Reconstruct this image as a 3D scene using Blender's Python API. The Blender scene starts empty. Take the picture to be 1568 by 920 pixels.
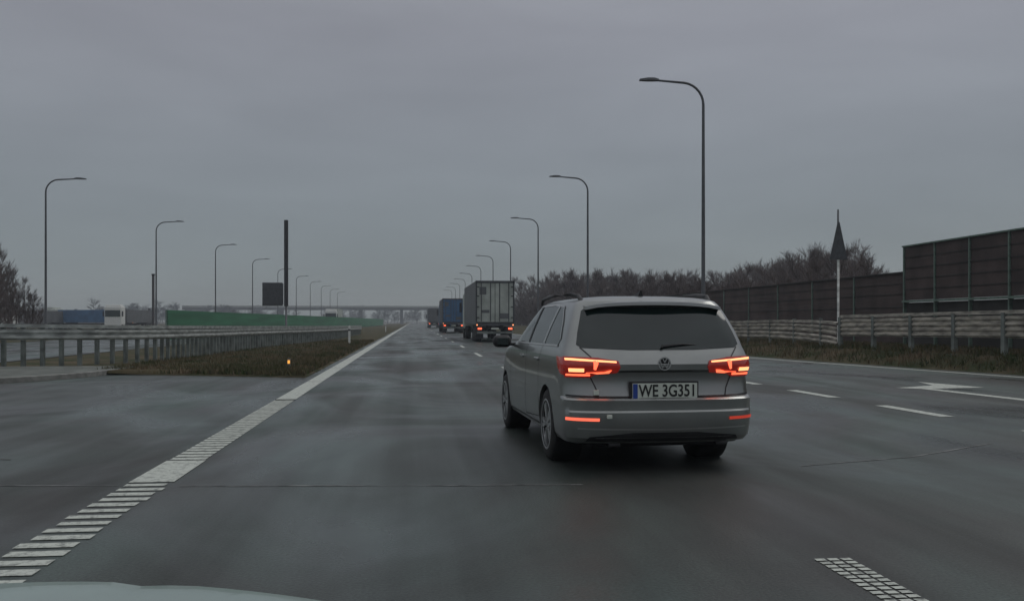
import bpy, bmesh, math, random
from mathutils import Vector, Matrix
from mathutils.bvhtree import BVHTree
random.seed(7)
S = bpy.context.scene
COL = S.collection

# ------------------------------------------------------------ materials
def new_mat(name):
    m = bpy.data.materials.new(name); m.use_nodes = True
    nt = m.node_tree; b = nt.nodes['Principled BSDF']
    return m, nt, b

def mat(name, col, rough=0.6, metal=0.0, var=0.15, scale=8.0, bump=0.0, emit=None, estr=0.0, coat=0.0, spec=0.5, stretch=(1,1,1), col2=None, bscale=None):
    m, nt, b = new_mat(name)
    N = nt.nodes; L = nt.links
    g = N.new('ShaderNodeNewGeometry')
    mp = N.new('ShaderNodeMapping'); mp.inputs['Scale'].default_value = stretch
    L.new(g.outputs['Position'], mp.inputs['Vector'])
    nz = N.new('ShaderNodeTexNoise'); nz.inputs['Scale'].default_value = scale; nz.inputs['Detail'].default_value = 5
    L.new(mp.outputs['Vector'], nz.inputs['Vector'])
    cr = N.new('ShaderNodeValToRGB')
    c1 = tuple(max(0, c*(1-var)) for c in col); c2 = col2 if col2 else tuple(c*(1+var) for c in col)
    cr.color_ramp.elements[0].position = 0.35; cr.color_ramp.elements[1].position = 0.65
    cr.color_ramp.elements[0].color = (*c1, 1); cr.color_ramp.elements[1].color = (*c2, 1)
    L.new(nz.outputs['Fac'], cr.inputs['Fac'])
    L.new(cr.outputs['Color'], b.inputs['Base Color'])
    b.inputs['Roughness'].default_value = rough; b.inputs['Metallic'].default_value = metal
    b.inputs['Specular IOR Level'].default_value = spec
    b.inputs['Coat Weight'].default_value = coat
    if bump > 0:
        bp = N.new('ShaderNodeBump'); bp.inputs['Strength'].default_value = bump; bp.inputs['Distance'].default_value = 0.02
        n2 = N.new('ShaderNodeTexNoise'); n2.inputs['Scale'].default_value = bscale or scale*4; n2.inputs['Detail'].default_value = 4
        L.new(g.outputs['Position'], n2.inputs['Vector'])
        L.new(n2.outputs['Fac'], bp.inputs['Height']); L.new(bp.outputs['Normal'], b.inputs['Normal'])
    if emit:
        b.inputs['Emission Color'].default_value = (*emit, 1); b.inputs['Emission Strength'].default_value = estr
    return m

def asphalt_mat():
    m, nt, b = new_mat('wet_asphalt'); N = nt.nodes; L = nt.links
    g = N.new('ShaderNodeNewGeometry')
    def noise(scale, sc=(1,1,1), det=4, dist=0):
        mp = N.new('ShaderNodeMapping'); mp.inputs['Scale'].default_value = sc
        L.new(g.outputs['Position'], mp.inputs['Vector'])
        n = N.new('ShaderNodeTexNoise'); n.inputs['Scale'].default_value = scale; n.inputs['Detail'].default_value = det; n.inputs['Distortion'].default_value = dist
        L.new(mp.outputs['Vector'], n.inputs['Vector']); return n
    def ramp(src, p0, p1, c0, c1):
        r = N.new('ShaderNodeValToRGB'); r.color_ramp.elements[0].position = p0; r.color_ramp.elements[1].position = p1
        r.color_ramp.elements[0].color = (*c0, 1); r.color_ramp.elements[1].color = (*c1, 1)
        L.new(src, r.inputs['Fac']); return r
    def mix(kind, fac, a, c):
        x = N.new('ShaderNodeMix'); x.data_type = 'RGBA'; x.blend_type = kind
        if isinstance(fac, float): x.inputs[0].default_value = fac
        else: L.new(fac, x.inputs[0])
        L.new(a, x.inputs[6])
        L.new(c, x.inputs[7]); return x
    big = noise(0.42, (1, 0.5, 1), 4, .6)
    base = ramp(big.outputs['Fac'], 0.36, 0.68, (0.024, 0.025, 0.022), (0.038, 0.062, 0.054))
    agg = noise(55, det=6); sp = ramp(agg.outputs['Fac'], 0.3, 0.72, (0.55, 0.55, 0.55), (1.7, 1.7, 1.7))
    mid = noise(2.2, (1, 0.3, 1), 6); md = ramp(mid.outputs['Fac'], 0.3, 0.7, (0.75, 0.75, 0.75), (1.25, 1.25, 1.25))
    stk = noise(1.3, (1, 0.03, 1), 4); sd_ = ramp(stk.outputs['Fac'], 0.35, 0.65, (0.72, 0.72, 0.72), (1.28, 1.28, 1.28))
    m1 = mix('MULTIPLY', 1.0, base.outputs['Color'], sp.outputs['Color'])
    m2 = mix('MULTIPLY', 1.0, m1.outputs[2], md.outputs['Color'])
    m3 = mix('MULTIPLY', 1.0, m2.outputs[2], sd_.outputs['Color'])
    L.new(m3.outputs[2], b.inputs['Base Color'])
    wet = noise(0.33, (1, 0.6, 1), 4, 1.0)
    rr = ramp(wet.outputs['Fac'], 0.40, 0.64, (0.60, 0.60, 0.60), (0.22, 0.22, 0.22))
    st2 = ramp(stk.outputs['Fac'], 0.35, 0.65, (1.15, 1.15, 1.15), (0.8, 0.8, 0.8))
    m4 = mix('MULTIPLY', 1.0, rr.outputs['Color'], st2.outputs['Color'])
    L.new(m4.outputs[2], b.inputs['Roughness'])
    bp = N.new('ShaderNodeBump'); bp.inputs['Strength'].default_value = 0.5; bp.inputs['Distance'].default_value = 0.006
    L.new(agg.outputs['Fac'], bp.inputs['Height']); L.new(bp.outputs['Normal'], b.inputs['Normal'])
    b.inputs['Specular IOR Level'].default_value = 0.5
    return m

def paint_mat():
    m, nt, b = new_mat('worn_road_paint'); N = nt.nodes; L = nt.links
    g = N.new('ShaderNodeNewGeometry')
    n = N.new('ShaderNodeTexNoise'); n.inputs['Scale'].default_value = 14; n.inputs['Detail'].default_value = 8; n.inputs['Roughness'].default_value = 0.75
    L.new(g.outputs['Position'], n.inputs['Vector'])
    r = N.new('ShaderNodeValToRGB'); r.color_ramp.elements[0].position = 0.33; r.color_ramp.elements[1].position = 0.52
    r.color_ramp.elements[0].color = (0.10, 0.11, 0.10, 1); r.color_ramp.elements[1].color = (0.52, 0.55, 0.49, 1)
    L.new(n.outputs['Fac'], r.inputs['Fac']); L.new(r.outputs['Color'], b.inputs['Base Color'])
    b.inputs['Roughness'].default_value = 0.55
    return m

M = {}
M['asphalt'] = asphalt_mat()
M['paint'] = paint_mat()
M['joint'] = mat('road_joint_sealant', (0.12, 0.125, 0.12), 0.6, var=0.7, scale=6)
M['ground'] = mat('winter_grass_ground', (0.055, 0.075, 0.032), 0.95, var=0.4, scale=0.8, bump=0.6, bscale=12, col2=(0.105, 0.082, 0.052), spec=0.1)
M['grass'] = mat('grass_blades', (0.060, 0.092, 0.030), 0.9, var=0.4, scale=1.1, col2=(0.17, 0.125, 0.08), spec=0.1)
M['kerb'] = mat('concrete_kerb', (0.20, 0.20, 0.185), 0.85, var=0.25, scale=6, bump=0.3)
M['paving'] = mat('verge_paving', (0.12, 0.13, 0.115), 0.85, var=0.3, scale=2, bump=0.3)
M['galv'] = mat('galvanised_steel', (0.40, 0.42, 0.40), 0.45, 0.45, var=0.35, scale=3, stretch=(1, 1, 3))
M['galv_p'] = mat('galvanised_posts', (0.17, 0.19, 0.175), 0.6, 0.3, var=0.35, scale=3)
M['galv_b'] = mat('weathered_galvanised_steel', (0.38, 0.35, 0.30), 0.5, 0.4, var=0.45, scale=2.5, stretch=(1, 1, 4))
M['lamp'] = mat('lamp_post_steel', (0.085, 0.09, 0.095), 0.5, 0.3, var=0.15, scale=2)
M['dark'] = mat('dark_metal', (0.025, 0.025, 0.028), 0.6, 0.0, var=0.2)
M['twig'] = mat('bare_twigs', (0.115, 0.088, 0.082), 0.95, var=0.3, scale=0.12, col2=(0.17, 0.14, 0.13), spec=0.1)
M['twig_far'] = mat('distant_trees', (0.10, 0.11, 0.12), 0.95, var=0.2, scale=0.03, spec=0.0)  # cool grey haze of distance mixed into the tree colour
M['green_wall'] = mat('green_screen_panels', (0.030, 0.155, 0.075), 0.7, var=0.25, scale=0.6, stretch=(1, 0.2, 4))
M['brown_wall'] = mat('noise_barrier_panels', (0.060, 0.042, 0.038), 0.85, var=0.3, scale=1.0, bump=0.4, bscale=10)
M['brown_dk'] = mat('noise_barrier_lower_panels', (0.035, 0.033, 0.030), 0.9, var=0.3, scale=1.0, bump=0.4)
M['wall_post'] = mat('noise_barrier_posts', (0.13, 0.19, 0.155), 0.6, 0.2, var=0.2)
M['conc'] = mat('bridge_concrete', (0.13, 0.14, 0.15), 0.9, var=0.15, scale=0.3)
M['body'] = mat('grey_metallic_paint', (0.30, 0.31, 0.30), 0.30, 0.80, var=0.06, scale=3, coat=0.5)
M['glass'] = mat('tinted_glass', (0.010, 0.020, 0.019), 0.06, 0.0, var=0.1, spec=0.7)
M['plastic'] = mat('black_plastic', (0.018, 0.018, 0.019), 0.55, var=0.2)
M['trim'] = mat('satin_trim', (0.50, 0.50, 0.49), 0.3, 0.8, var=0.05)
M['rubber'] = mat('tyre_rubber', (0.02, 0.02, 0.02), 0.85, var=0.3, scale=20)
M['alloy'] = mat('alloy_rim', (0.50, 0.51, 0.51), 0.35, 0.8, var=0.1)
M['lampred'] = mat('tail_lamp_lens', (0.14, 0.010, 0.010), 0.2, var=0.2, emit=(0.9, 0.04, 0.02), estr=0.12, coat=0.8)
M['ledred'] = mat('tail_lamp_led', (0.9, 0.15, 0.08), 0.4, var=0.02, emit=(1.0, 0.14, 0.06), estr=1.8)
M['ledhot'] = mat('brake_lamp_led', (0.9, 0.3, 0.15), 0.4, var=0.02, emit=(1.0, 0.36, 0.15), estr=2.1)
M['reflred'] = mat('red_reflector', (0.5, 0.04, 0.02), 0.3, var=0.1, emit=(1.0, 0.10, 0.06), estr=0.30)  # weak emission stands in for light thrown back by the reflector
M['refl_lit'] = mat('lit_reflector', (0.7, 0.1, 0.06), 0.3, var=0.05, emit=(1.0, 0.16, 0.09), estr=1.15)  # left bumper reflector, glow added by emission so it looks lit
M['orange'] = mat('orange_reflector', (0.9, 0.35, 0.05), 0.4, var=0.05, emit=(1.0, 0.45, 0.08), estr=1.0)  # no lamp: emission imitates light returned by the post reflector
M['white'] = mat('white_plastic', (0.70, 0.71, 0.68), 0.5, var=0.06)
M['plate'] = mat('number_plate_white', (0.62, 0.66, 0.58), 0.5, var=0.04)
M['blue'] = mat('plate_blue', (0.02, 0.06, 0.30), 0.5, var=0.05)
M['ink'] = mat('plate_ink', (0.012, 0.012, 0.012), 0.6, var=0.05)
M['tr_white'] = mat('trailer_door_white', (0.40, 0.43, 0.39), 0.55, var=0.2, scale=1.2)
M['tr_grey'] = mat('trailer_side_grey', (0.11, 0.115, 0.12), 0.6, var=0.15, scale=1)
M['tr_blue'] = mat('trailer_blue', (0.04, 0.12, 0.24), 0.6, var=0.2, scale=1)
M['tr_dark'] = mat('trailer_dark', (0.05, 0.055, 0.07), 0.6, var=0.2, scale=1)
M['bonnet'] = mat('bonnet_paint', (0.26, 0.34, 0.31), 0.3, 0.1, var=0.08, scale=4, coat=0.5)
M['signback'] = mat('sign_back', (0.075, 0.08, 0.085), 0.6, 0.3, var=0.2)

# ------------------------------------------------------------ helpers
def link(ob, parent=None):
    COL.objects.link(ob)
    if parent: ob.parent = parent
    return ob
def empty(name, loc=(0, 0, 0), rotz=0):
    e = bpy.data.objects.new(name, None); e.location = loc; e.rotation_euler = (0, 0, rotz); e.empty_display_size = 0.2
    return link(e)
def mesh(name, verts, faces, m, parent=None, smooth=False, mats=None, fm=None):
    me = bpy.data.meshes.new(name); me.from_pydata([tuple(v) for v in verts], [], faces); me.update()
    for x in (mats or [m]): me.materials.append(x)
    if fm: me.polygons.foreach_set('material_index', fm)
    if smooth: me.polygons.foreach_set('use_smooth', [True]*len(me.polygons))
    return link(bpy.data.objects.new(name, me), parent)
def box(name, c, s, m, parent=None, bev=0.0, rot=None):
    bm = bmesh.new(); bmesh.ops.create_cube(bm, size=1)
    for v in bm.verts: v.co = Vector((v.co.x*s[0], v.co.y*s[1], v.co.z*s[2]))
    if bev > 0: bmesh.ops.bevel(bm, geom=bm.edges[:], offset=bev, segments=3, affect='EDGES', profile=0.5)
    if rot: bmesh.ops.rotate(bm, verts=bm.verts, matrix=rot)
    for v in bm.verts: v.co += Vector(c)
    me = bpy.data.meshes.new(name); bm.to_mesh(me); bm.free(); me.materials.append(m)
    return link(bpy.data.objects.new(name, me), parent)
def multibox(name, items, m, parent=None, bev=0.0):
    bm = bmesh.new()
    for c, s in items:
        r = bmesh.ops.create_cube(bm, size=1)
        for v in r['verts']: v.co = Vector((v.co.x*s[0]+c[0], v.co.y*s[1]+c[1], v.co.z*s[2]+c[2]))
    if bev > 0: bmesh.ops.bevel(bm, geom=bm.edges[:], offset=bev, segments=1, affect='EDGES')
    me = bpy.data.meshes.new(name); bm.to_mesh(me); bm.free(); me.materials.append(m)
    return link(bpy.data.objects.new(name, me), parent)
def tube(name, pts, radii, m, parent=None, n=10):
    V = []; F = []
    for i, p in enumerate(pts):
        p = Vector(p); a = Vector(pts[max(i-1, 0)]); b = Vector(pts[min(i+1, len(pts)-1)])
        d = (b-a).normalized(); u = d.cross(Vector((0, 1, 0.01))).normalized()
        if u.length < .5: u = Vector((1, 0, 0))
        w = d.cross(u).normalized()
        for k in range(n):
            t = 2*math.pi*k/n; V.append(p+(u*math.cos(t)+w*math.sin(t))*radii[i])
    for i in range(len(pts)-1):
        for k in range(n):
            F.append((i*n+k, i*n+(k+1) % n, (i+1)*n+(k+1) % n, (i+1)*n+k))
    F.append(tuple(range(n))); F.append(tuple((len(pts)-1)*n+k for k in range(n)))
    return mesh(name, V, F, m, parent, True)
def lathe(name, prof, m, parent, loc=(0, 0, 0), axis='X', n=28, mats=None):
    V = []; F = []
    for a, r in prof:
        for k in range(n):
            t = 2*math.pi*k/n
            V.append((loc[0]+a, loc[1]+r*math.cos(t), loc[2]+r*math.sin(t)))
    for i in range(len(prof)-1):
        for k in range(n):
            F.append((i*n+k, i*n+(k+1) % n, (i+1)*n+(k+1) % n, (i+1)*n+k))
    return mesh(name, V, F, m, parent, True)
def sweep(name, path, prof, m, parent=None, closed=False):
    V = []; F = []; k = len(prof)
    for i, p in enumerate(path):
        p = Vector(p); a = Vector(path[max(i-1, 0)]); b = Vector(path[min(i+1, len(path)-1)])
        d = b-a; d.z = 0; d.normalize(); nrm = Vector((d.y, -d.x, 0))
        for o, z in prof: V.append(p+nrm*o+Vector((0, 0, z)))
    for i in range(len(path)-1):
        for j in range(k-1 + (1 if closed else 0)):
            j2 = (j+1) % k
            F.append((i*k+j, i*k+j2, (i+1)*k+j2, (i+1)*k+j))
    return mesh(name, V, F, m, parent, False)
def resample(path, step):
    out = [Vector(path[0])]
    for a, b in zip(path[:-1], path[1:]):
        a = Vector(a); b = Vector(b); n = max(1, int(round((b-a).length/step)))
        for i in range(1, n+1): out.append(a.lerp(b, i/n))
    return out
def smooth_path(path, it=3):
    P = [Vector(p) for p in path]
    for _ in range(it):
        Q = [P[0]]
        for a, b in zip(P[:-1], P[1:]):
            Q += [a.lerp(b, .25), a.lerp(b, .75)]
        Q.append(P[-1]); P = Q
    return P

# ------------------------------------------------------------ ground, roads
mesh('ground', [(-2500, -300, -0.02), (2500, -300, -0.02), (2500, 4000, -0.02), (-2500, 4000, -0.02)], [(0, 1, 2, 3)], M['ground'])
def redge(y):   # x of right edge line
    pts = [(-40, 22), (10, 16.6), (20.6, 14.6), (32.6, 12.4), (60, 10.9), (100, 10.4), (2000, 10.4)]
    for (a, xa), (b, xb) in zip(pts[:-1], pts[1:]):
        if a <= y <= b: return xa+(xb-xa)*(y-a)/(b-a)
    return 10.4
ys = [-40, -20, 0, 4, 8, 10, 13, 16, 20, 24, 28, 33, 40, 50, 60, 80, 100, 200, 400, 900, 2000]
V = []; F = []
for y in ys: V += [(-2.55, y, 0), (redge(y)+0.7, y, 0)]
for i in range(len(ys)-1): F.append((2*i, 2*i+1, 2*i+3, 2*i+2))
n0 = len(V)
V += [(-2.55, -40, 0), (-2.55, 22.3, 0), (-7.0, 24.2, 0), (-7.45, 25.0, 0), (-8.8, 20.9, 0), (-11.0, 19.0, 0), (-16, 17.0, 0), (-40, 10, 0), (-40, -40, 0)]
F.append(tuple(n0+i for i in range(9)))
mesh('road', V, F, M['asphalt'])
mesh('opposite_road', [(-25.5, 30, 0), (-13.5, 30, 0), (-13.5, 2000, 0), (-25.5, 2000, 0)], [(0, 1, 2, 3)], M['asphalt'])

def rects(name, rs, m):
    V = []; F = []
    for x0, y0, x1, y1, w in rs:
        i = len(V); V += [(x0-w/2, y0, 0.005), (x0+w/2, y0, 0.005), (x1+w/2, y1, 0.005), (x1-w/2, y1, 0.005)]
        F.append((i, i+1, i+2, i+3))
    return mesh(name, V, F, m)
LX = -2.18; LW = 0.34
rs = []
y = 1.0
while y < 7.9:
    j = random.uniform(-.014, .014); k = random.uniform(-.012, .012)
    rs.append((LX+k, y, LX+k, y+0.115+j, LW+random.uniform(-.02, .02))); y += 0.205
rs.append((LX, 7.95, LX, 9.15, LW+.03))
y = 9.2
while y < 16:
    rs.append((LX, y, LX, y+0.15, LW)); y += 0.20
y = 16.0
while y < 900:
    rs.append((LX, y, LX, y+min(6, y*.3), LW)); y += min(6, y*.3)+0.06
rects('edge_line', rs, M['paint'])
rs = []
for k in range(3):
    yy = 2.2
    while yy < 4.95:
        x = 2.37+(k-1)*.075
        rs.append((x+random.uniform(-.004, .004), yy, x, yy+.045, .058)); yy += .07
for y0 in (11.2, 23, 35, 47, 59, 71, 83, 95, 110, 125, 140, 160): rs.append((2.62, y0, 2.66, y0+4, .15))
for y0 in (5.5, 8.8, 12.2, 15.5, 18.9, 22.3, 26, 30, 34, 38, 42, 46, 50, 54):
    rs.append((7.83-(y0*.025), y0, 7.78-(y0*.025), y0+1.75, .22))
rects('lane_marking', rs, M['paint'])
rs = []
for a, b in zip(ys[:-1], ys[1:]):
    if b > 0: rs.append((redge(a), a, redge(b), b, .22))
rects('edge_line', rs, M['paint'])
mesh('arrow_marking', [(10.55, 12.2, .005), (10.8, 12.2, .005), (10.35, 17.3, .005), (10.1, 17.3, .005), (9.75, 17.6, .005), (11.6, 17.5, .005), (11.2, 19.3, .005), (10.9, 18.2, .005)],
     [(0, 1, 2, 3), (3, 2, 7, 4), (2, 5, 6, 7)], M['paint'])
def wob(name, pts, w, m):
    P = resample([Vector((*p, 0)) for p in pts], .25); V = []; F = []
    for i, p in enumerate(P):
        j = random.uniform(-.012, .012); ww = w*random.uniform(.2, 1.3)
        V += [(p.x, p.y-ww/2+j, .0035), (p.x, p.y+ww/2+j, .0035)]
        if i: F.append((2*i-2, 2*i, 2*i+1, 2*i-1))
    return mesh(name, V, F, m)
wob('road_joint', [(-4.2, 8.0), (-2.4, 7.82)], .03, M['joint'])
wob('road_joint', [(-1.9, 7.75), (-.2, 7.58), (1.4, 7.45)], .03, M['joint'])
wob('road_joint', [(3.6, 8.2), (4.9, 8.6), (6.4, 9.5)], .035, M['joint'])
wob('road_joint', [(-9.5, 12.2), (-5.5, 10.1), (-3.9, 9.4)], .05, M['joint'])
isl = [(-7.45, 25.05), (-7.9, 22.6), (-8.8, 21.0), (-11.0, 19.1), (-16, 17.1), (-40, 10.1)]
ip = smooth_path([Vector((*p, 0)) for p in isl], 2)
sweep('kerb', [Vector(p) for p in ip], [(0, -.02), (0, .11), (.015, .125), (.13, .125), (.15, .11), (.15, -.02)], M['kerb'])
V = [(p.x-.1, p.y+.16, .115) for p in ip] + [(-40, 26.5, .115), (-7.6, 26.5, .115)]
mesh('pavement', V, [tuple(range(len(V)))], M['paving'])

V = []; F = []
vy = [-10, 0, 6, 10, 14, 18, 22, 26, 30, 35, 40, 50, 60, 80, 110, 160, 250]
for i, y in enumerate(vy):
    e = redge(y)+.7
    row = [(e-.05, -.015), (e+.25, .05), (e+1.2, .33), (max(e+1.4, 17.2), .42), (19.5, .55), (30, .3), (60, -.015)]
    if e > 15.5: row = [(e-.05, -.015), (e+.25, .05), (e+.6, .33), (e+1.4, .42), (max(19.5, e+2), .55), (30, .3), (60, -.015)]
    for x, z in row: V.append((x, y, z+random.uniform(-.02, .02)*(z > .2)))
    if i:
        for j in range(6): F.append(((i-1)*7+j, (i-1)*7+j+1, i*7+j+1, i*7+j))
mesh('grass_verge', V, F, M['ground'], smooth=True)
V = []; F = []; my = [22.4, 24, 27, 32, 40, 50, 62, 80, 120, 200]
for i, y in enumerate(my):
    for x, z in ((-2.56, .0), (-3.0, .06), (-4.5, .10), (-6.5, .12), (-9, .10), (-13, .0)):
        yy = y
        if i == 0: yy = 22.4 + (-2.56-x)*.38 if x > -7 else 25.5; z = .0
        V.append((x, yy, z+random.uniform(-.015, .015)*(i > 0)))
    if i:
        for j in range(5): F.append(((i-1)*6+j+1, (i-1)*6+j, i*6+j, i*6+j+1))
mesh('grass_median', V, F, M['ground'], smooth=True)
def grass(name, n, fn, hmin, hmax):
    V = []; F = []
    for _ in range(n):
        x, y, z = fn(); h = random.uniform(hmin, hmax); a = random.uniform(0, 6.28); w = random.uniform(.012, .03)
        lx = random.uniform(-.6, .6)*h; ly = random.uniform(-.6, .6)*h; i = len(V)
        V += [(x-w*math.cos(a), y-w*math.sin(a), z-.02), (x+w*math.cos(a), y+w*math.sin(a), z-.02), (x+lx, y+ly, z+h)]
        F.append((i, i+1, i+2))
    mesh(name, V, F, M['grass'])
def fm():
    while True:
        y = 22.3+40*random.random()**1.8; x = -2.6-5.5*random.random()
        if y > 22.4+(-2.56-x)*.38+random.uniform(-.1, .3): return x, y, .06
grass('grass', 28000, fm, .05, .17)
def fr():
    y = 12+45*random.random()**1.3; e = redge(y)+.75; x = e+random.random()*(19-e); return x, y, min(.42, .05+(x-e)*.3)
grass('grass', 22000, fr, .06, .2)

# ------------------------------------------------------------ guardrails
wprof = [(0, 0), (0, .01), (.05, .05), (.05, .10), (.0, .14), (.0, .17), (.05, .21), (.05, .26), (0, .30), (0, .31)]
def guardrail(name, path, hf, bands, spacing, m, side=1, post_w=.06, dip=False, pm=None):
    root = empty(name)
    P = smooth_path([Vector((x, y, z)) for x, y, z in path], 2)
    L = len(P)
    for bi, (b0, pr) in enumerate(bands):
        Q = []
        for i, p in enumerate(P):
            q = p.copy(); q.z += hf(i/(L-1))*b0
            if dip and i > L-8: q.z -= .035*(i-L+8)**1.4*.5
            Q.append(q)
        sweep('rail_%d' % bi, Q, [(o*side, z) for o, z in pr], m, root)
    R2 = [P[0]]; acc = 0
    for a, b in zip(P[:-1], P[1:]):
        d = (b-a).length
        while acc+d >= spacing:
            t = (spacing-acc)/d; a = a.lerp(b, t); d = (b-a).length; acc = 0; R2.append(a.copy())
        acc += d
    items = []
    tot = len(R2)
    for i, p in enumerate(R2):
        h = hf(i/max(1, tot-1))
        items.append(((p.x-.04, p.y+.05, p.z+h/2-.1), (post_w, post_w*1.3, h+.16)))
    multibox('posts', items, pm or m, root)
    return root
tubeprof = [(-.05, 0), (.08, 0), (.08, .10), (-.05, .10), (-.05, 0)]
lower = [(o+.03, z) for o, z in wprof]
g = guardrail('guardrail', [(-22, 24.5, .1), (-14, 25.6, .1), (-10.8, 26.6, .1), (-8.2, 28.2, .1), (-7.6, 33, .1), (-7.1, 45, .08), (-5.2, 62, .05), (-5, 90, 0)],
          lambda t: 1.22-.35*t, [(.97, tubeprof), (.66, lower)], .48, M['galv'], side=1, post_w=.10, pm=M['galv_p'])
multibox('end_posts', [((-11.35, 26.1, .75), (.22, .16, 1.35)), ((-11.75, 26.0, .75), (.10, .12, 1.3))], M['galv'], g, .01)
g = guardrail('guardrail', [(-24, 22.6, .1), (-16, 24.4, .1), (-11.6, 25.8, .1)], lambda t: 1.38-.02*t, [(.64, lower), (.93, tubeprof)], .8, M['galv'], side=1, post_w=.12, pm=M['galv_p'])
guardrail('guardrail', [(13.0, 75, .2), (14.6, 41.5, .28), (15.15, 35.5, .3), (15.5, 32, .3)], lambda t: .85+.35*t,
          [(.66, lower), (.34, lower), (.98, tubeprof)], 2.0, M['galv_b'], side=1, post_w=.09, dip=True, pm=M['galv_p'])
guardrail('guardrail', [(15.45, 31.6, .35), (15.9, 27.5, .38), (16.4, 22.9, .42), (17.4, 16, .42), (18.6, 8, .42)], lambda t: 1.18+.06*t,
          [(.66, lower), (.40, lower), (.95, tubeprof)], 2.0, M['galv_b'], side=1, post_w=.12, pm=M['galv_p'])

# ------------------------------------------------------------ noise barrier right
root = empty('noise_barrier')
def barrier(x, y0, y1, zt, zb, step, low):
    pan = []; lowp = []; posts = []; ledg = []
    y = y0
    while y < y1-.1:
        b = min(y+step, y1)
        pan.append(((x, (y+b)/2, (zt+zb)/2), (.12, b-y-.10, zt-zb)))
        if low is not None: lowp.append(((x+.05, (y+b)/2, (zb+low)/2-.05), (.12, b-y-.10, zb-low-.1)))
        y = b
    y = y0
    while y < y1+.1:
        posts.append(((x-.03, y, (zt+.3)/2), (.16, .07, zt-.3+.06))); y += step
    ledg.append(((x-.05, (y0+y1)/2, zt+.03), (.2, y1-y0, .05)))
    if low is not None: ledg.append(((x-.07, (y0+y1)/2, zb-.05), (.18, y1-y0-.02, .07)))
    multibox('panels', pan, M['brown_wall'], root)
    if lowp: multibox('lower_panels', lowp, M['brown_dk'], root)
    multibox('posts', posts, M['wall_post'], root); multibox('capping', ledg, M['wall_post'] if low is not None else M['brown_dk'], root)
barrier(18.6, 10.3, 32.9, 4.15, 2.15, 2.05, .3)
barrier(18.8, 33.1, 66, 3.2, .3, 4.1, None)
ribs = [((18.53, 21.6, z), (.03, 22.4, .03)) for z in (2.55, 2.95, 3.35, 3.75)]
multibox('panel_ribs', ribs, M['brown_dk'], root)
ribs = [((18.73, 49.5, z), (.03, 32.6, .03)) for z in (.9, 1.4, 1.9, 2.4, 2.8)]
multibox('panel_ribs', ribs, M['brown_dk'], root)

root = empty('green_screen_fence')
P = [Vector((-16.2, 63, 0)), Vector((-13, 150, 0)), Vector((-9.8, 310, 0))]
V = []; F = []
R = resample(P, 3)
for i, p in enumerate(R):
    V += [(p.x, p.y, .1), (p.x, p.y, 2.1)]
    if i: F.append((2*i-2, 2*i, 2*i+1, 2*i-1))
g = mesh('panels', V, F, M['green_wall'], root)
g.modifiers.new('s', 'SOLIDIFY').thickness = .08
multibox('posts', [((p.x-.1, p.y, 1.06), (.1, .1, 2.1)) for p in R], M['wall_post'], root)

# ------------------------------------------------------------ street lamps
def lamp(x, y, side, H=12.0, arm=2.8):
    root = empty('street_lamp', (x, y, 0), random.uniform(-.03, .03))
    pts = [(0, 0, 0), (0, 0, 1.2), (0, 0, 1.25), (0, 0, H*.5), (0, 0, H-1.1)]; rad = [.12, .12, .095, .08, .062]
    for k in range(1, 8):
        t = k/7*math.radians(84); r = .95
        pts.append((side*(r-r*math.cos(t)), 0, H-1.1+r*math.sin(t))); rad.append(.056)
    ex = pts[-1]
    pts.append((side*(arm-.75), 0, ex[2]+.08)); rad.append(.045)
    tube('pole', pts, rad, M['lamp'], root)
    e = pts[-1]
    prof = [(-.05, .05, .10), (.15, .10, .14), (.45, .09, .17), (.80, .04, .12)]
    V = []; F = []
    for (d, h, w) in prof:
        X = e[0]+side*d; Z = e[2]
        V += [(X, -w, Z-.02), (X, -w*.8, Z+h), (X, w*.8, Z+h), (X, w, Z-.02)]
    for i in range(3):
        for j in range(4): F.append((i*4+j, i*4+(j+1) % 4, (i+1)*4+(j+1) % 4, (i+1)*4+j))
    F += [(0, 1, 2, 3), (12, 13, 14, 15)]
    mesh('luminaire', V, F, M['lamp'], root)
for i in range(11): lamp(12.75+.04*i, 39.2+27*i, -1)
for i in range(10): lamp(-27, 71+29.3*i, 1)

# ------------------------------------------------------------ signs and posts
root = empty('traffic_sign', (16.85, 34.8, .3))
tube('post', [(0, 0, 0), (0, 0, 3.6)], [.045, .045], M['galv'], root)
tube('upper_post', [(0, .01, 3.6), (0, .01, 5.5)], [.05, .035], M['signback'], root)
o = mesh('sign_plate', [(-.38, -.06, 3.50), (.36, -.06, 3.50), (.03, -.06, 5.00), (-.05, -.06, 5.00)], [(0, 1, 2, 3)], M['signback'], root)
o.modifiers.new('s', 'SOLIDIFY').thickness = .02
multibox('brackets', [((0, -.04, 4.0), (.4, .03, .05)), ((0, -.04, 4.6), (.2, .03, .05))], M['signback'], root)

root = empty('road_sign', (-9.5, 70.5, 0))
tube('post', [(0, 0, 0), (0, 0, 2.6)], [.08, .08], M['lamp'], root)
box('column', (0, 0, 5.75), (.30, .16, 6.5), M['dark'], root, .03)
box('sign_panel', (-1.0, -.08, 3.40), (1.5, .06, 1.75), M['signback'], root, .03)
multibox('frame', [((-1.0, -.13, 3.9), (1.4, .04, .06)), ((-1.0, -.13, 2.8), (1.4, .04, .06)), ((-.25, -.05, 3.4), (.1, .05, 1.6))], M['lamp'], root)
root = empty('marker_post', (-21.5, 79, 0))
tube('post', [(0, 0, 0), (0, 0, 5.2)], [.11, .11], M['dark'], root)
box('cap', (0, 0, 5.25), (.24, .24, .12), M['dark'], root, .02)

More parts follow.
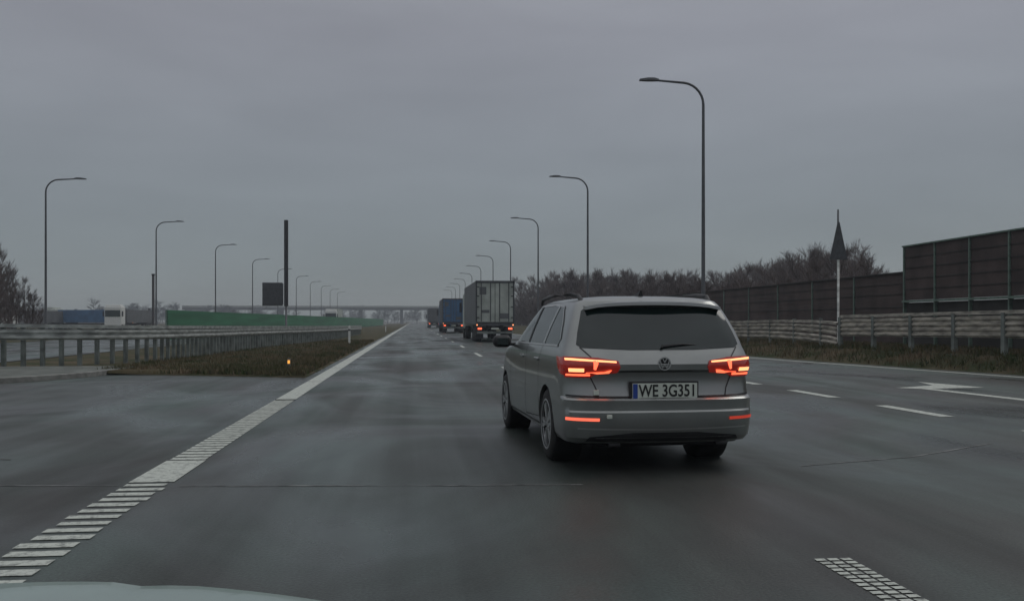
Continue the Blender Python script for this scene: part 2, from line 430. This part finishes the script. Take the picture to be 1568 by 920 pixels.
def delineator(x, y, z0=.08):
    r = empty('delineator_post', (x, y, z0))
    V = []; F = []
    for z, s in ((0, 1), (.92, 1), (1.0, .55)):
        for a, b in ((-.06, -.04), (.06, -.04), (.06, .04), (-.06, .04)): V.append((a*s, b*s, z + (.03 if (z > .95 and a > 0) else 0)))
    for i in range(2):
        for j in range(4): F.append((i*4+j, i*4+(j+1) % 4, (i+1)*4+(j+1) % 4, (i+1)*4+j))
    F.append((8, 9, 10, 11))
    mesh('body', V, F, M['white'], r)
    box('band', (0, 0, .78), (.125, .085, .10), M['signback'], r)
delineator(-3.6, 53)
delineator(-3.2, 110)
r = empty('reflector_post', (-3.35, 25.4, .05))
box('body', (0, 0, .14), (.09, .05, .30), M['kerb'], r, .01)
box('reflector', (0, -.028, .20), (.06, .012, .09), M['orange'], r, .004)

# ------------------------------------------------------------ flyover
root = empty('flyover_bridge')
box('deck', (-25, 500, 8.1), (190, 11, 1.3), M['conc'], root)
box('parapet', (-25, 494.3, 9.2), (190, .3, .9), M['galv'], root)
multibox('piers', [((x, 500, 3.7), (1.6, 8, 7.5)) for x in (-95, -70, -45, -28, -6, 16, 40)], M['conc'], root)
multibox('abutments', [((-116, 500, 3.6), (14, 12, 7.2)), ((66, 500, 3.6), (14, 12, 7.2))], M['conc'], root)

# ------------------------------------------------------------ bare trees
def tree_variant(seed):
    rnd = random.Random(seed); Q = []
    def seg(p, q, w0, w1):
        d = (q-p).normalized(); a = Vector((rnd.uniform(-1, 1), rnd.uniform(-1, 1), rnd.uniform(-.3, .3)))
        u = d.cross(a).normalized(); Q.append((p-u*w0, p+u*w0, q+u*w1, q-u*w1))
    p = Vector((0, 0, 0)); pts = [p]
    for i in range(6):
        q = p+Vector((rnd.uniform(-.025, .025), rnd.uniform(-.025, .025), 1/6))
        for _ in range(2): seg(p, q, .009*(1-i/7), .009*(1-(i+1)/7))
        p = q; pts.append(p)
    for b in range(26):
        t = rnd.uniform(.12, .98); i = min(5, int(t*6)); s = pts[i].lerp(pts[i+1], t*6-i)
        a = rnd.uniform(0, 6.28); L = (.30*(1-t)+.08)*rnd.uniform(.6, 1.2); up = rnd.uniform(.8, 2.0)
        d = Vector((math.cos(a), math.sin(a), up)).normalized(); e = s+d*L
        seg(s, e, .0042, .002)
        for k in range(8):
            s2 = s.lerp(e, rnd.uniform(.2, 1)); d2 = (d+Vector((rnd.uniform(-.6, .6), rnd.uniform(-.6, .6), rnd.uniform(0, .9)))).normalized()
            e2 = s2+d2*rnd.uniform(.05, .13); seg(s2, e2, .0021, .0013)
            for l in range(4):
                s3 = s2.lerp(e2, rnd.uniform(.2, 1)); d3 = (d2+Vector((rnd.uniform(-.7, .7), rnd.uniform(-.7, .7), rnd.uniform(0, .8)))).normalized()
                seg(s3, s3+d3*rnd.uniform(.03, .08), .0015, .0008)
    return Q
VAR = [tree_variant(i) for i in range(6)]
def woods(name, places, m):
    V = []; F = []
    for (x, y, z, h, s) in places:
        v = random.choice(VAR); a = random.uniform(0, 6.28); c = math.cos(a)*h*s; d = math.sin(a)*h*s
        for q in v:
            i = len(V)
            for k in q: V.append((x+k.x*c-k.y*d, y+k.x*d+k.y*c, z+k.z*h))
            F.append((i, i+1, i+2, i+3))
    me = bpy.data.meshes.new(name); me.from_pydata(V, [], F); me.materials.append(m)
    return link(bpy.data.objects.new(name, me))
pl = []
while len(pl) < 400:
    y = 45+145*random.random(); x = 21+random.random()**1.3*50
    q = x/y
    if q > .53: continue
    k = .049 if q < .36 else .049+.022*min(1, (q-.36)/.10)
    if q < .13: k = .043
    h = (1.0+k*math.hypot(x, y))*random.uniform(.72, 1.06); pl.append((x, y, 0, h, random.uniform(.9, 1.5)))
for _ in range(240):
    y = random.uniform(50, 190); x = random.uniform(20.5, 25)
    pl.append((x, y, 0, random.uniform(2.2, 3.8)*(1+.4*(y > 110)), 2.2))
woods('bare_trees', pl, M['twig'])
pl = []
for _ in range(42):
    y = random.uniform(70, 105); q = random.uniform(.38, .47); x = -q*y
    h = (1.0+y*(.016+.055*min(1, max(0, (q-.378)/.05))))*random.uniform(.7, 1.05); pl.append((x, y, 0, h, random.uniform(.8, 1.3)))
woods('bare_trees', pl, M['twig'])
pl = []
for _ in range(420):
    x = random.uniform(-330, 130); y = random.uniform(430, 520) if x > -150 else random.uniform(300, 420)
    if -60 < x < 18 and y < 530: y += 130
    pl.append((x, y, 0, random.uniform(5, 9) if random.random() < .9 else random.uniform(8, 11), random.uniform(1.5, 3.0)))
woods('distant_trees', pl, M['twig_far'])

# ------------------------------------------------------------ trucks
def wheel(parent, x, y, r, w, m=None, out=1):
    prof = [(-w/2, r*.60), (-w/2, r*.9), (-w/2+.03, r), (w/2-.03, r), (w/2, r*.9), (w/2, r*.60)]
    lathe('tyre', prof, M['rubber'], parent, (x, y, r), n=24)
    lathe('rim', [(out*(w/2-.02), r*.61), (out*(w/2-.05), r*.5), (out*(w/2-.09), r*.2), (out*(w/2-.02), r*.15), (out*(w/2-.02), .001)], M['alloy'], parent, (x, y, r), n=24)
def truck(x, y, door, sidem, cabm, rot=0, name='lorry', H=4.0):
    r = empty(name, (x, y, 0), rot)
    W = 2.5; L = 13.4
    box('trailer_body', (0, L/2+.1, (H+1.15)/2), (W, L, H-1.15), sidem, r, .03)
    box('door_left', (-.6, .03, (H+1.2)/2), (1.16, .06, H-1.42), door, r, .01)
    box('door_right', (.6, .03, (H+1.2)/2), (1.16, .06, H-1.42), door, r, .01)
    multibox('door_frame', [((0, .02, H-.07), (W+.02, .12, .15)), ((-1.225, .02, (H+1.1)/2), (.10, .12, H-1.1)), ((1.225, .02, (H+1.1)/2), (.10, .12, H-1.1)), ((0, .02, 1.12), (W, .12, .14))], M['signback'], r, .006)
    multibox('lock_bars', [((sx, -.02, (H+1.2)/2), (.05, .04, H-1.5)) for sx in (-.9, -.3, .3, .9)], M['signback'], r)
    multibox('hinges', [((sx, -.03, z), (.16, .05, .06)) for sx in (-1.12, 1.12) for z in (1.6, 2.3, 3.0, 3.6)], M['dark'], r)
    multibox('door_panel', [((-.80, -.006, 3.35), (.45, .012, .5)), ((.60, -.006, 1.7), (.6, .012, .35)), ((-.62, -.006, 2.0), (.5, .012, .2))], M['tr_grey'], r)
    multibox('chassis', [((-.5, L/2, .95), (.15, L-.5, .25)), ((.5, L/2, .95), (.15, L-.5, .25))], M['dark'], r)
    box('bumper_bar', (0, .1, .62), (2.4, .12, .16), M['galv_p'], r, .02)
    multibox('light_panel', [((-.95, .03, .88), (.5, .08, .18)), ((.95, .03, .88), (.5, .08, .18))], M['dark'], r)
    multibox('tail_lamps', [((-1.0, -.02, .88), (.26, .03, .12)), ((1.0, -.02, .88), (.26, .03, .12))], M['ledred'], r)
    multibox('marker_lamps', [((-1.18, -.05, 1.12), (.07, .03, .07)), ((1.18, -.05, 1.12), (.07, .03, .07))], M['ledhot'], r)
    multibox('number_plate', [((0, -.01, .88), (.5, .02, .11))], M['plate'], r)
    multibox('mudflaps', [((-.95, .9, .48), (.5, .03, .55)), ((.95, .9, .48), (.5, .03, .55))], M['dark'], r)
    for yy in (1.6, 2.9, 4.2):
        for sx in (-1, 1): wheel(r, sx*1.0, yy, .5, .42, out=sx)
    box('cab', (0, L+1.9, 2.2), (2.45, 2.2, 2.9), cabm, r, .18)
    box('cab_fairing', (0, L+2.1, 3.72), (2.2, 1.5, .35), cabm, r, .12)
    box('windscreen', (0, L+3.0, 2.55), (2.2, .06, 1.0), M['glass'], r, .02)
    box('front_bumper', (0, L+2.95, .65), (2.4, .2, .5), cabm, r, .06)
    multibox('mirrors', [((-1.4, L+2.8, 2.5), (.2, .15, .8)), ((1.4, L+2.8, 2.5), (.2, .15, .8))], M['dark'], r, .03)
    for yy in (L-.6, L+2.2):
        for sx in (-1, 1): wheel(r, sx*1.0, yy, .5, .42, out=sx)
    return r
truck(5.35, 59.5, M['tr_white'], M['tr_grey'], M['tr_white'])
truck(4.7, 106, M['tr_blue'], M['tr_dark'], M['tr_blue'])
truck(4.5, 190, M['tr_grey'], M['tr_dark'], M['tr_dark'])
truck(-50, 168, M['tr_blue'], M['tr_blue'], M['tr_white'], math.radians(70), H=3.4)
truck(-45, 160, M['tr_grey'], M['tr_grey'], M['white'], math.radians(180), H=3.2)
truck(-62, 175, M['tr_white'], M['tr_grey'], M['white'], math.radians(160), H=3.2)
truck(-17, 210, M['tr_white'], M['tr_white'], M['white'], math.radians(180))

# ------------------------------------------------------------ the estate car
ZS = 1.075
slices = [ # z, w, yr, yf, D, n
 (.230, .78, .16, 4.48, .30, 3.5), (.250, .85, .08, 4.55, .32, 3.3), (.295, .875, .03, 4.60, .33, 3.2), (.37, .885, .008, 4.62, .34, 3.1), (.46, .892, 0, 4.63, .34, 3.1), (.505, .892, .0, 4.63, .34, 3.1), (.52, .893, .014, 4.63, .34, 3.1),
 (.56, .895, .014, 4.63, .34, 3.1), (.605, .895, .010, 4.62, .34, 3.1), (.620, .893, .03, 4.61, .34, 3.1), (.630, .893, .080, 4.60, .33, 3.1), (.70, .893, .105, 4.58, .33, 3.2),
 (.78, .892, .112, 4.53, .33, 3.2), (.830, .892, .100, 4.47, .33, 3.2), (.852, .892, .058, 4.44, .33, 3.3), (.90, .890, .054, 4.38, .33, 3.3), (.95, .884, .080, 4.22, .33, 3.3), (.985, .878, .105, 3.98, .33, 3.3),
 (1.01, .868, .125, 3.62, .32, 3.4), (1.04, .856, .150, 3.50, .31, 3.5), (1.10, .836, .185, 3.38, .29, 3.6), (1.18, .806, .240, 3.22, .27, 3.7), (1.27, .768, .305, 3.04, .25, 3.7),
 (1.35, .732, .365, 2.86, .24, 3.6), (1.40, .706, .40, 2.74, .24, 3.5), (1.432, .675, .42, 2.62, .25, 3.4), (1.452, .63, .46, 2.48, .3, 3.2), (1.468, .55, .56, 2.3, .35, 3.0), (1.482, .40, .76, 2.05, .4, 2.6), (1.488, .18, 1.1, 1.8, .3, 2.2)]
def ring(w, yr, yf, D, n, z):
    pts = []
    NR = 18; NS = 26
    def wv(x, y): return x*(1-.05*max(0, (y-2.4)/2.2)**2.5)
    for k in range(-NR, NR+1):
        ph = k/NR*math.pi/2; s = math.sin(ph); c = max(0, math.cos(ph))
        pts.append((math.copysign(w*abs(s)**(2/n), s), yr+D*(1-c**(2/n))))
    DF = min(.75, (yf-yr)*.35)
    y0 = yr+D; y1 = yf-DF
    for k in range(1, NS): pts.append((w, y0+(y1-y0)*k/NS))
    for k in range(NR, -NR-1, -1):
        ph = k/NR*math.pi/2; s = math.sin(ph); c = max(0, math.cos(ph))
        pts.append((math.copysign(w*abs(s)**(2/2.6), s), yf-DF*(1-c**(2/2.6))))
    for k in range(NS-1, 0, -1): pts.append((-w, y0+(y1-y0)*k/NS))
    return [Vector((wv(x, y), y, z*ZS)) for x, y in pts]
def carbody():
    V = []; F = []
    rings = [ring(w, yr, yf, D, n, z) for z, w, yr, yf, D, n in slices]
    k = len(rings[0])
    for r in rings: V += r
    for i in range(len(rings)-1):
        for j in range(k):
            j2 = (j+1) % k; F.append((i*k+j, i*k+j2, (i+1)*k+j2, (i+1)*k+j))
    F.append(tuple(range(k-1, -1, -1))); o = (len(rings)-1)*k; F.append(tuple(o+j for j in range(k)))
    return V, F
BV, BF = carbody()
bvh = BVHTree.FromPolygons(BV, BF)

def project(bm, axis, sgn, off):
    for v in bm.verts:
        if axis == 'Y': o = Vector((v.co.x, -2, v.co.z)); d = Vector((0, 1, 0))
        else: o = Vector((sgn*3, v.co.y, v.co.z)); d = Vector((-sgn, 0, 0))
        h, nrm, idx, dist = bvh.ray_cast(o, d)
        if h is None: h, nrm, idx, dist = bvh.find_nearest(v.co)
        if nrm.dot(d) > 0: nrm = -nrm
        v.co = h+nrm*off
def panel(name, out, axis, m, parent, off=.004, sgn=1, step=.04):
    bm = bmesh.new(); vs = []
    for a, z in out: vs.append(bm.verts.new((a, 0, z*ZS) if axis == 'Y' else (0, a, z*ZS)))
    bm.faces.new(vs)
    a0 = min(p[0] for p in out); a1 = max(p[0] for p in out); z0 = min(p[1] for p in out)*ZS; z1 = max(p[1] for p in out)*ZS
    nr = Vector((1, 0, 0)) if axis == 'Y' else Vector((0, 1, 0))
    t = a0+step
    while t < a1:
        bmesh.ops.bisect_plane(bm, geom=bm.verts[:]+bm.edges[:]+bm.faces[:], plane_co=nr*t, plane_no=nr); t += step
    t = z0+step
    while t < z1:
        bmesh.ops.bisect_plane(bm, geom=bm.verts[:]+bm.edges[:]+bm.faces[:], plane_co=Vector((0, 0, t)), plane_no=Vector((0, 0, 1))); t += step
    project(bm, axis, sgn, off)
    me = bpy.data.meshes.new(name); bm.to_mesh(me); bm.free(); me.materials.append(m)
    me.polygons.foreach_set('use_smooth', [True]*len(me.polygons))
    return link(bpy.data.objects.new(name, me), parent)
def line(name, pts, w, axis, m, parent, sgn=1, off=.0025):
    P = resample([Vector((a, 0, z)) for a, z in pts], .03)
    bm = bmesh.new(); prev = None
    for i, p in enumerate(P):
        a = P[max(0, i-1)]; b = P[min(len(P)-1, i+1)]; d = (b-a).normalized(); n = Vector((-d.z, 0, d.x))*w/2
        pr = []
        for q in (p-n, p+n): pr.append(bm.verts.new((q.x, 0, q.z*ZS) if axis == 'Y' else (0, q.x, q.z*ZS)))
        if prev: bm.faces.new((prev[0], pr[0], pr[1], prev[1]))
        prev = pr
    project(bm, axis, sgn, off)
    me = bpy.data.meshes.new(name); bm.to_mesh(me); bm.free(); me.materials.append(m)
    return link(bpy.data.objects.new(name, me), parent)

def mir(o): return [(-a, z) for a, z in o]
def carwheel(parent, x, y, sx):
    r = .345; w = .22
    lathe('tyre', [(-w/2, r*.62), (-w/2-.004, r*.8), (-w/2+.01, r*.95), (-w/2+.035, r), (w/2-.035, r), (w/2-.01, r*.95), (w/2+.004, r*.8), (w/2, r*.62)], M['rubber'], parent, (x, y, r), n=40)
    o = sx
    lathe('rim_barrel', [(o*(w/2), r*.66), (o*(w/2-.02), r*.62), (o*(-w/2+.03), r*.58), (o*(-w/2+.03), .001)], M['plastic'], parent, (x, y, r), n=40)
    lathe('rim_lip', [(o*(w/2+.002), r*.72), (o*(w/2+.008), r*.68), (o*(w/2-.015), r*.61)], M['alloy'], parent, (x, y, r), n=40)
    bm = bmesh.new()
    for k in range(5):
        for dd in (-.16, .16):
            a = 2*math.pi*k/5+dd
            res = bmesh.ops.create_cube(bm, size=1)
            for v in res['verts']:
                L = .045+(v.co.z+.5)*(r*.63-.045); ww = (.030+.012*(v.co.z+.5))*v.co.y
                aa = a - dd*.7*(.5-v.co.z)
                X = o*(w/2-.012)+v.co.x*.02
                v.co = Vector((x+X, y+L*math.cos(aa)-ww*math.sin(aa), r+L*math.sin(aa)+ww*math.cos(aa)))
    me = bpy.data.meshes.new('spokes'); bm.to_mesh(me); bm.free(); me.materials.append(M['alloy'])
    link(bpy.data.objects.new('spokes', me), parent)
    lathe('hub', [(o*(w/2-.045), .06), (o*(w/2-.012), .05), (o*(w/2-.01), .001)], M['alloy'], parent, (x, y, r), n=20)

def estate_car(loc, rot, paint):
    car = empty('estate_car', loc, rot)
    body = mesh('body', BV, BF, paint, car, True)
    bm = bmesh.new()
    for yy in (1.03, 3.74):
        for sx in (-1, 1):
            res = bmesh.ops.create_cone(bm, cap_ends=True, segments=48, radius1=.378, radius2=.378, depth=.7)
            for v in res['verts']:
                x, y, z = v.co; v.co = Vector((sx*.93+z, yy+x, .355+y))
    cm = bpy.data.meshes.new('cut'); bm.to_mesh(cm); bm.free(); cut = bpy.data.objects.new('cut', cm); COL.objects.link(cut)
    md = body.modifiers.new('b', 'BOOLEAN'); md.object = cut; md.operation = 'DIFFERENCE'; md.solver = 'EXACT'
    cut.parent = car
    dg = bpy.context.evaluated_depsgraph_get(); dg.update()
    nm = bpy.data.meshes.new_from_object(body.evaluated_get(dg)); body.modifiers.clear(); body.data = nm
    bpy.data.objects.remove(cut)
    try:
        body.data.set_sharp_from_angle(angle=math.radians(26))
    except Exception: pass
    for yy in (1.03, 3.74):
        for sx in (-1, 1):
            lathe('arch_liner', [(sx*.86, .372), (sx*.60, .372), (sx*.60, .001)], M['plastic'], car, (0, yy, .355), n=40)
            carwheel(car, sx*.775, yy, sx)
    box('underbody', (0, 2.3, .285), (1.25, 4.0, .16), M['plastic'], car, .03)
    RW = [(-.72, 1.035), (-.3, 1.018), (.3, 1.018), (.72, 1.035), (.765, 1.06), (.74, 1.16), (.675, 1.345), (.63, 1.372), (-.63, 1.372), (-.675, 1.345), (-.74, 1.16), (-.765, 1.06)]
    panel('rear_window', RW, 'Y', M['glass'], car, .005)
    for s in (-1, 1):
        dlo = [(.62, 1.045), (3.32, 1.03), (3.22, 1.10), (2.72, 1.36), (2.55, 1.395), (1.4, 1.405), (.95, 1.385), (.72, 1.25), (.56, 1.10)]
        panel('side_windows', dlo, 'X', M['glass'], car, .004, s, .06)
        line('window_trim', [(.56, 1.10), (.72, 1.25), (.95, 1.388), (1.4, 1.41), (2.55, 1.40), (2.74, 1.36)], .018, 'X', M['trim'], car, s, .007)
        line('belt_trim', [(.60, 1.043), (3.3, 1.028)], .016, 'X', M['trim'], car, s, .007)
        for pts in ([(1.28, 1.05), (1.16, 1.395)], [(2.12, 1.045), (2.03, 1.40)]):
            line('pillar', pts, .075, 'X', paint if pts[0][0] < 2 else M['plastic'], car, s, .008)
        for pts in ([(1.30, 1.03), (1.42, .80), (1.40, .36), (2.2, .32)], [(2.14, 1.03), (2.18, .6), (2.18, .32)], [(3.2, 1.0), (3.26, .7), (3.24, .32)]):
            line('door_gap', pts, .010, 'X', M['plastic'], car, s)
        panel('sill', [(1.42, .24), (3.36, .24), (3.36, .295), (1.42, .295)], 'X', M['plastic'], car, .006, s, .2)
        for yy in (1.5, 2.4):
            box('door_handle', (s*.895, yy, .90*ZS), (.03, .2, .03), paint, car, .01)
        box('mirror_housing', (s*1.02, 3.10, 1.035*ZS), (.22, .15, .145), M['plastic'] if s < 0 else paint, car, .06)
        box('mirror_glass', (s*1.02, 3.022, 1.035*ZS), (.13, .01, .085), M['glass'], car, .004)
        box('mirror_foot', (s*.90, 3.14, 1.00*ZS), (.12, .07, .035), M['plastic'], car, .01)
        tube('roof_rail', [(s*.625, .60, 1.43*ZS), (s*.64, .70, 1.480*ZS), (s*.645, 1.0, 1.500*ZS), (s*.645, 2.0, 1.505*ZS), (s*.64, 2.45, 1.48*ZS), (s*.63, 2.55, 1.44*ZS)], [.022, .020, .018, .018, .018, .018], M['plastic'], car)
        TL = [(.43, .835), (.405, .875), (.42, .925), (.60, .952), (.87, .962), (.875, .90), (.86, .79), (.66, .79), (.60, .822)]
        TL = TL if s > 0 else mir(TL)
        panel('tail_lamp', TL, 'Y', M['lampred'], car, .010, step=.03)
        panel('tail_lamp_side', [(.20, .79), (.22, .955), (.52, .958), (.44, .89), (.34, .82)], 'X', M['lampred'], car, .009, s)
        bars = [[(.44, .907), (.44, .921), (.86, .948), (.86, .930)], [(.60, .90), (.60, .924), (.64, .926), (.64, .86), (.62, .855)], [(.50, .838), (.70, .825), (.70, .845), (.48, .855)], [(.72, .850), (.84, .850), (.84, .868), (.72, .868)], [(.66, .806), (.85, .806), (.85, .822), (.66, .822)]]
        for i, b in enumerate(bars):
            bb = b if s > 0 else mir(b)
            panel('lamp_led_%d' % i, bb, 'Y', M['ledhot'] if i in (0, 3) else M['ledred'], car, .016, step=.05)
        RF = [(.60, .437), (.87, .440), (.87, .464), (.60, .461)]; RF = RF if s > 0 else mir(RF)
        panel('reflector', RF, 'Y', M['refl_lit'] if s < 0 else M['reflred'], car, .007)
        sl = [(.74, 1.04), (.655, .958), (.655, .79), (.61, .70), (.59, .632)]; sl = sl if s > 0 else mir(sl)
        line('tailgate_gap', sl, .011, 'Y', M['plastic'], car)
    line('bumper_gap', [(-.86, .640), (-.58, .630), (0, .627), (.58, .630), (.86, .640)], .014, 'Y', M['plastic'], car)
    panel('diffuser', [(-.74, .236), (.74, .236), (.68, .305), (.3, .34), (-.3, .34), (-.68, .305)], 'Y', M['plastic'], car, .006)
    line('bumper_trim', [(-.78, .375), (0, .365), (.78, .375)], .012, 'Y', M['trim'], car, off=.006)
    V = []; F = []; nx = 12
    for i in range(nx+1):
        x = -.65+1.3*i/nx; q = x/.65; bow = .06*q*q; dz = -.022*q*q-.02*abs(q)**6
        V += [(x, .30+bow, (1.396+dz)*ZS), (x, .305+bow, (1.424+dz)*ZS), (x, .62+bow, (1.464+dz*1.2)*ZS), (x, .60+bow, (1.40+dz)*ZS)]
    for i in range(nx):
        for j in range(4): F.append((i*4+j, i*4+(j+1) % 4, (i+1)*4+(j+1) % 4, (i+1)*4+j))
    F += [(0, 1, 2, 3), (nx*4, nx*4+1, nx*4+2, nx*4+3)]
    mesh('roof_spoiler', V, F, paint, car)
    mesh('antenna_fin', [(-.03, .78, 1.465*ZS), (.03, .78, 1.465*ZS), (.02, 1.0, 1.475*ZS), (-.02, 1.0, 1.475*ZS), (-.008, .77, 1.535*ZS), (.008, .77, 1.535*ZS)], [(0, 1, 5, 4), (0, 4, 3), (1, 2, 5), (4, 5, 2, 3), (0, 3, 2, 1)], M['plastic'], car)
    tube('wiper', [(.0, .125, 1.035*ZS), (-.0, .13, 1.048*ZS), (.20, .145, 1.062*ZS), (.42, .175, 1.055*ZS)], [.016, .012, .008, .006], M['plastic'], car, 6)
    hy = bvh.ray_cast(Vector((0, -2, .91*ZS)), Vector((0, 1, 0)))[0].y
    r1 = empty('badge'); r1.parent = car; r1.location = (0, hy-.012, .905*ZS)
    V = []; F = []; n = 32
    for k in range(n):
        a = 2*math.pi*k/n
        for rr, yy in ((.060, .012), (.060, 0), (.051, 0), (.051, .008)): V.append((rr*math.cos(a), yy, rr*math.sin(a)))
    for k in range(n):
        for j in range(3): F.append((k*4+j, k*4+j+1, ((k+1) % n)*4+j+1, ((k+1) % n)*4+j))
    mesh('badge_ring', V, F, M['trim'], r1)
    V = [(.05*math.cos(2*math.pi*k/n), .009, .05*math.sin(2*math.pi*k/n)) for k in range(n)]
    mesh('badge_disc', V, [tuple(range(n))], M['plastic'], r1)
    def stroke(a, b):
        a = Vector((a[0], 0, a[1])); b = Vector((b[0], 0, b[1])); nn = Vector((-(b-a).z, 0, (b-a).x)).normalized()*.004
        return [a-nn, b-nn, b+nn, a+nn]
    V = []; F = []
    for a, b in (((-.018, .046), (0, .010)), ((0, .010), (.018, .046)), ((-.042, .025), (-.020, -.040)), ((-.020, -.040), (0, -.002)), ((0, -.002), (.020, -.040)), ((.020, -.040), (.042, .025))):
        i = len(V); V += stroke(a, b); F.append((i, i+1, i+2, i+3))
    mesh('badge_letters', V, F, M['trim'], r1)
    pz = .678*ZS
    py = bvh.ray_cast(Vector((0, -2, pz)), Vector((0, 1, 0)))[0].y-.050
    pw = .60; ph = .142
    box('plate_holder', (0, py+.022, pz), (pw+.03, .05, ph+.03), M['plastic'], car, .006)
    box('number_plate', (0, py-.006, pz), (pw, .006, ph), M['plate'], car, .002)
    box('plate_band', (-pw/2+.025, py-.0105, pz), (.042, .003, ph-.008), M['blue'], car)
    cu = bpy.data.curves.new('plate_text', 'FONT'); cu.body = 'WE 3G351'; cu.size = .150; cu.extrude = .001; cu.align_x = 'CENTER'; cu.align_y = 'CENTER'; cu.offset = .0022
    cu.materials.append(M['ink'])
    t = bpy.data.objects.new('plate_text', cu); t.rotation_euler = (math.pi/2, 0, 0); t.location = (.024, py-.0115, pz); link(t, car)
    bpy.context.view_layer.update()
    wd = t.dimensions.x
    t.scale = (.515/max(.1, wd), 1.0, 1)
    box('sensor_glint_upper', (-.615, .10, .668*ZS), (.05, .012, .045), M['plate'], car, .003)  # pale block standing in for a reflection off a bumper sensor
    box('sensor_glint_lower', (-.52, .000, .475*ZS), (.05, .02, .035), M['plate'], car, .008)  # second sensor reflection, glint put in as a pale block
    for sx in (-.5, .5): lathe('exhaust', [(0, .001), (0, .03), (.1, .03)], M['plastic'], car, (sx, .12, .25), n=12)
    return car
estate_car((2.24, 7.92, 0), math.radians(2.8), M['body'])

# ------------------------------------------------------------ own bonnet
V = []; F = []; nx = 40; ny = 14
for j in range(ny+1):
    for i in range(nx+1):
        x = -1.35+1.75*i/nx; t = j/ny; y = .72+.86*t
        c = (x+.60)
        z = .937 + .02*(1-t) - .20*c*c - .006*math.exp(-((x+.42)/.03)**2)
        if j == ny: z -= .03
        V.append((x, y - .05*c*c*t + (.02 if j == ny else 0), z))
for j in range(ny):
    for i in range(nx): F.append((j*(nx+1)+i, j*(nx+1)+i+1, (j+1)*(nx+1)+i+1, (j+1)*(nx+1)+i))
o = mesh('car_bonnet', V, F, M['bonnet'], smooth=True)
o.modifiers.new('s', 'SOLIDIFY').thickness = .02

# ------------------------------------------------------------ low road mist (real volume standing over the land)
mm = bpy.data.materials.new('mist_volume'); mm.use_nodes = True
nt = mm.node_tree; nt.nodes.remove(nt.nodes['Principled BSDF'])
vs = nt.nodes.new('ShaderNodeVolumeScatter'); vs.inputs['Color'].default_value = (.60, .65, .71, 1); vs.inputs['Density'].default_value = .0012; vs.inputs['Anisotropy'].default_value = .2
nt.links.new(vs.outputs[0], nt.nodes['Material Output'].inputs['Volume'])
box('mist', (0, 400, 11), (1600, 900, 24), mm)

# ------------------------------------------------------------ world, sun, camera
W = bpy.data.worlds.new('World'); S.world = W; W.use_nodes = True
nt = W.node_tree; N = nt.nodes; L = nt.links
bg = N['Background']; bg.inputs['Strength'].default_value = 0.135
sky = N.new('ShaderNodeTexSky'); sky.sky_type = 'NISHITA'; sky.sun_disc = False; sky.sun_elevation = math.radians(50); sky.sun_rotation = math.radians(60)
tc = N.new('ShaderNodeTexCoord'); sep = N.new('ShaderNodeSeparateXYZ'); L.new(tc.outputs['Generated'], sep.inputs[0])
cr = N.new('ShaderNodeValToRGB'); e = cr.color_ramp.elements
e[0].position = 0.0; e[0].color = (.128, .155, .168, 1)
e[1].position = .12; e[1].color = (.156, .176, .194, 1)
a = e.new(.30); a.color = (.200, .207, .232, 1)
a = e.new(.65); a.color = (.36, .37, .39, 1)
a = e.new(1.0); a.color = (.44, .45, .47, 1)
L.new(sep.outputs['Z'], cr.inputs['Fac'])
mp = N.new('ShaderNodeMapping'); mp.inputs['Scale'].default_value = (1, 1, 4.5); L.new(tc.outputs['Generated'], mp.inputs['Vector'])
nz = N.new('ShaderNodeTexNoise'); nz.inputs['Scale'].default_value = 2.6; nz.inputs['Detail'].default_value = 6; nz.inputs['Roughness'].default_value = .5; nz.inputs['Distortion'].default_value = .3
L.new(mp.outputs['Vector'], nz.inputs['Vector'])
mr = N.new('ShaderNodeMapRange'); mr.inputs['From Min'].default_value = .3; mr.inputs['From Max'].default_value = .7; mr.inputs['To Min'].default_value = 8.9; mr.inputs['To Max'].default_value = 10.7
L.new(nz.outputs['Fac'], mr.inputs['Value'])
vm = N.new('ShaderNodeVectorMath'); vm.operation = 'SCALE'; L.new(cr.outputs['Color'], vm.inputs[0]); L.new(mr.outputs['Result'], vm.inputs['Scale'])
mx = N.new('ShaderNodeMix'); mx.data_type = 'RGBA'; mx.inputs[0].default_value = .04
L.new(vm.outputs['Vector'], mx.inputs[6]); L.new(sky.outputs['Color'], mx.inputs[7]); L.new(mx.outputs[2], bg.inputs['Color'])

sd = bpy.data.lights.new('sun', 'SUN'); sd.energy = 0.5; sd.angle = math.radians(30); sd.color = (1, .97, .93)
so = bpy.data.objects.new('sun', sd); so.rotation_euler = (math.radians(40), 0, math.radians(120)); link(so)

cd = bpy.data.cameras.new('camera'); cd.sensor_width = 36; cd.lens = 36*1400/1568; cd.shift_y = 32/1568; cd.clip_end = 6000; cd.clip_start = .05
co = bpy.data.objects.new('camera', cd); co.location = (0, 0, 1.35); co.rotation_euler = (math.radians(90), 0, math.radians(-6.2)); link(co)
S.camera = co
S.view_settings.view_transform = 'Standard'; S.view_settings.look = 'None'; S.view_settings.exposure = 0
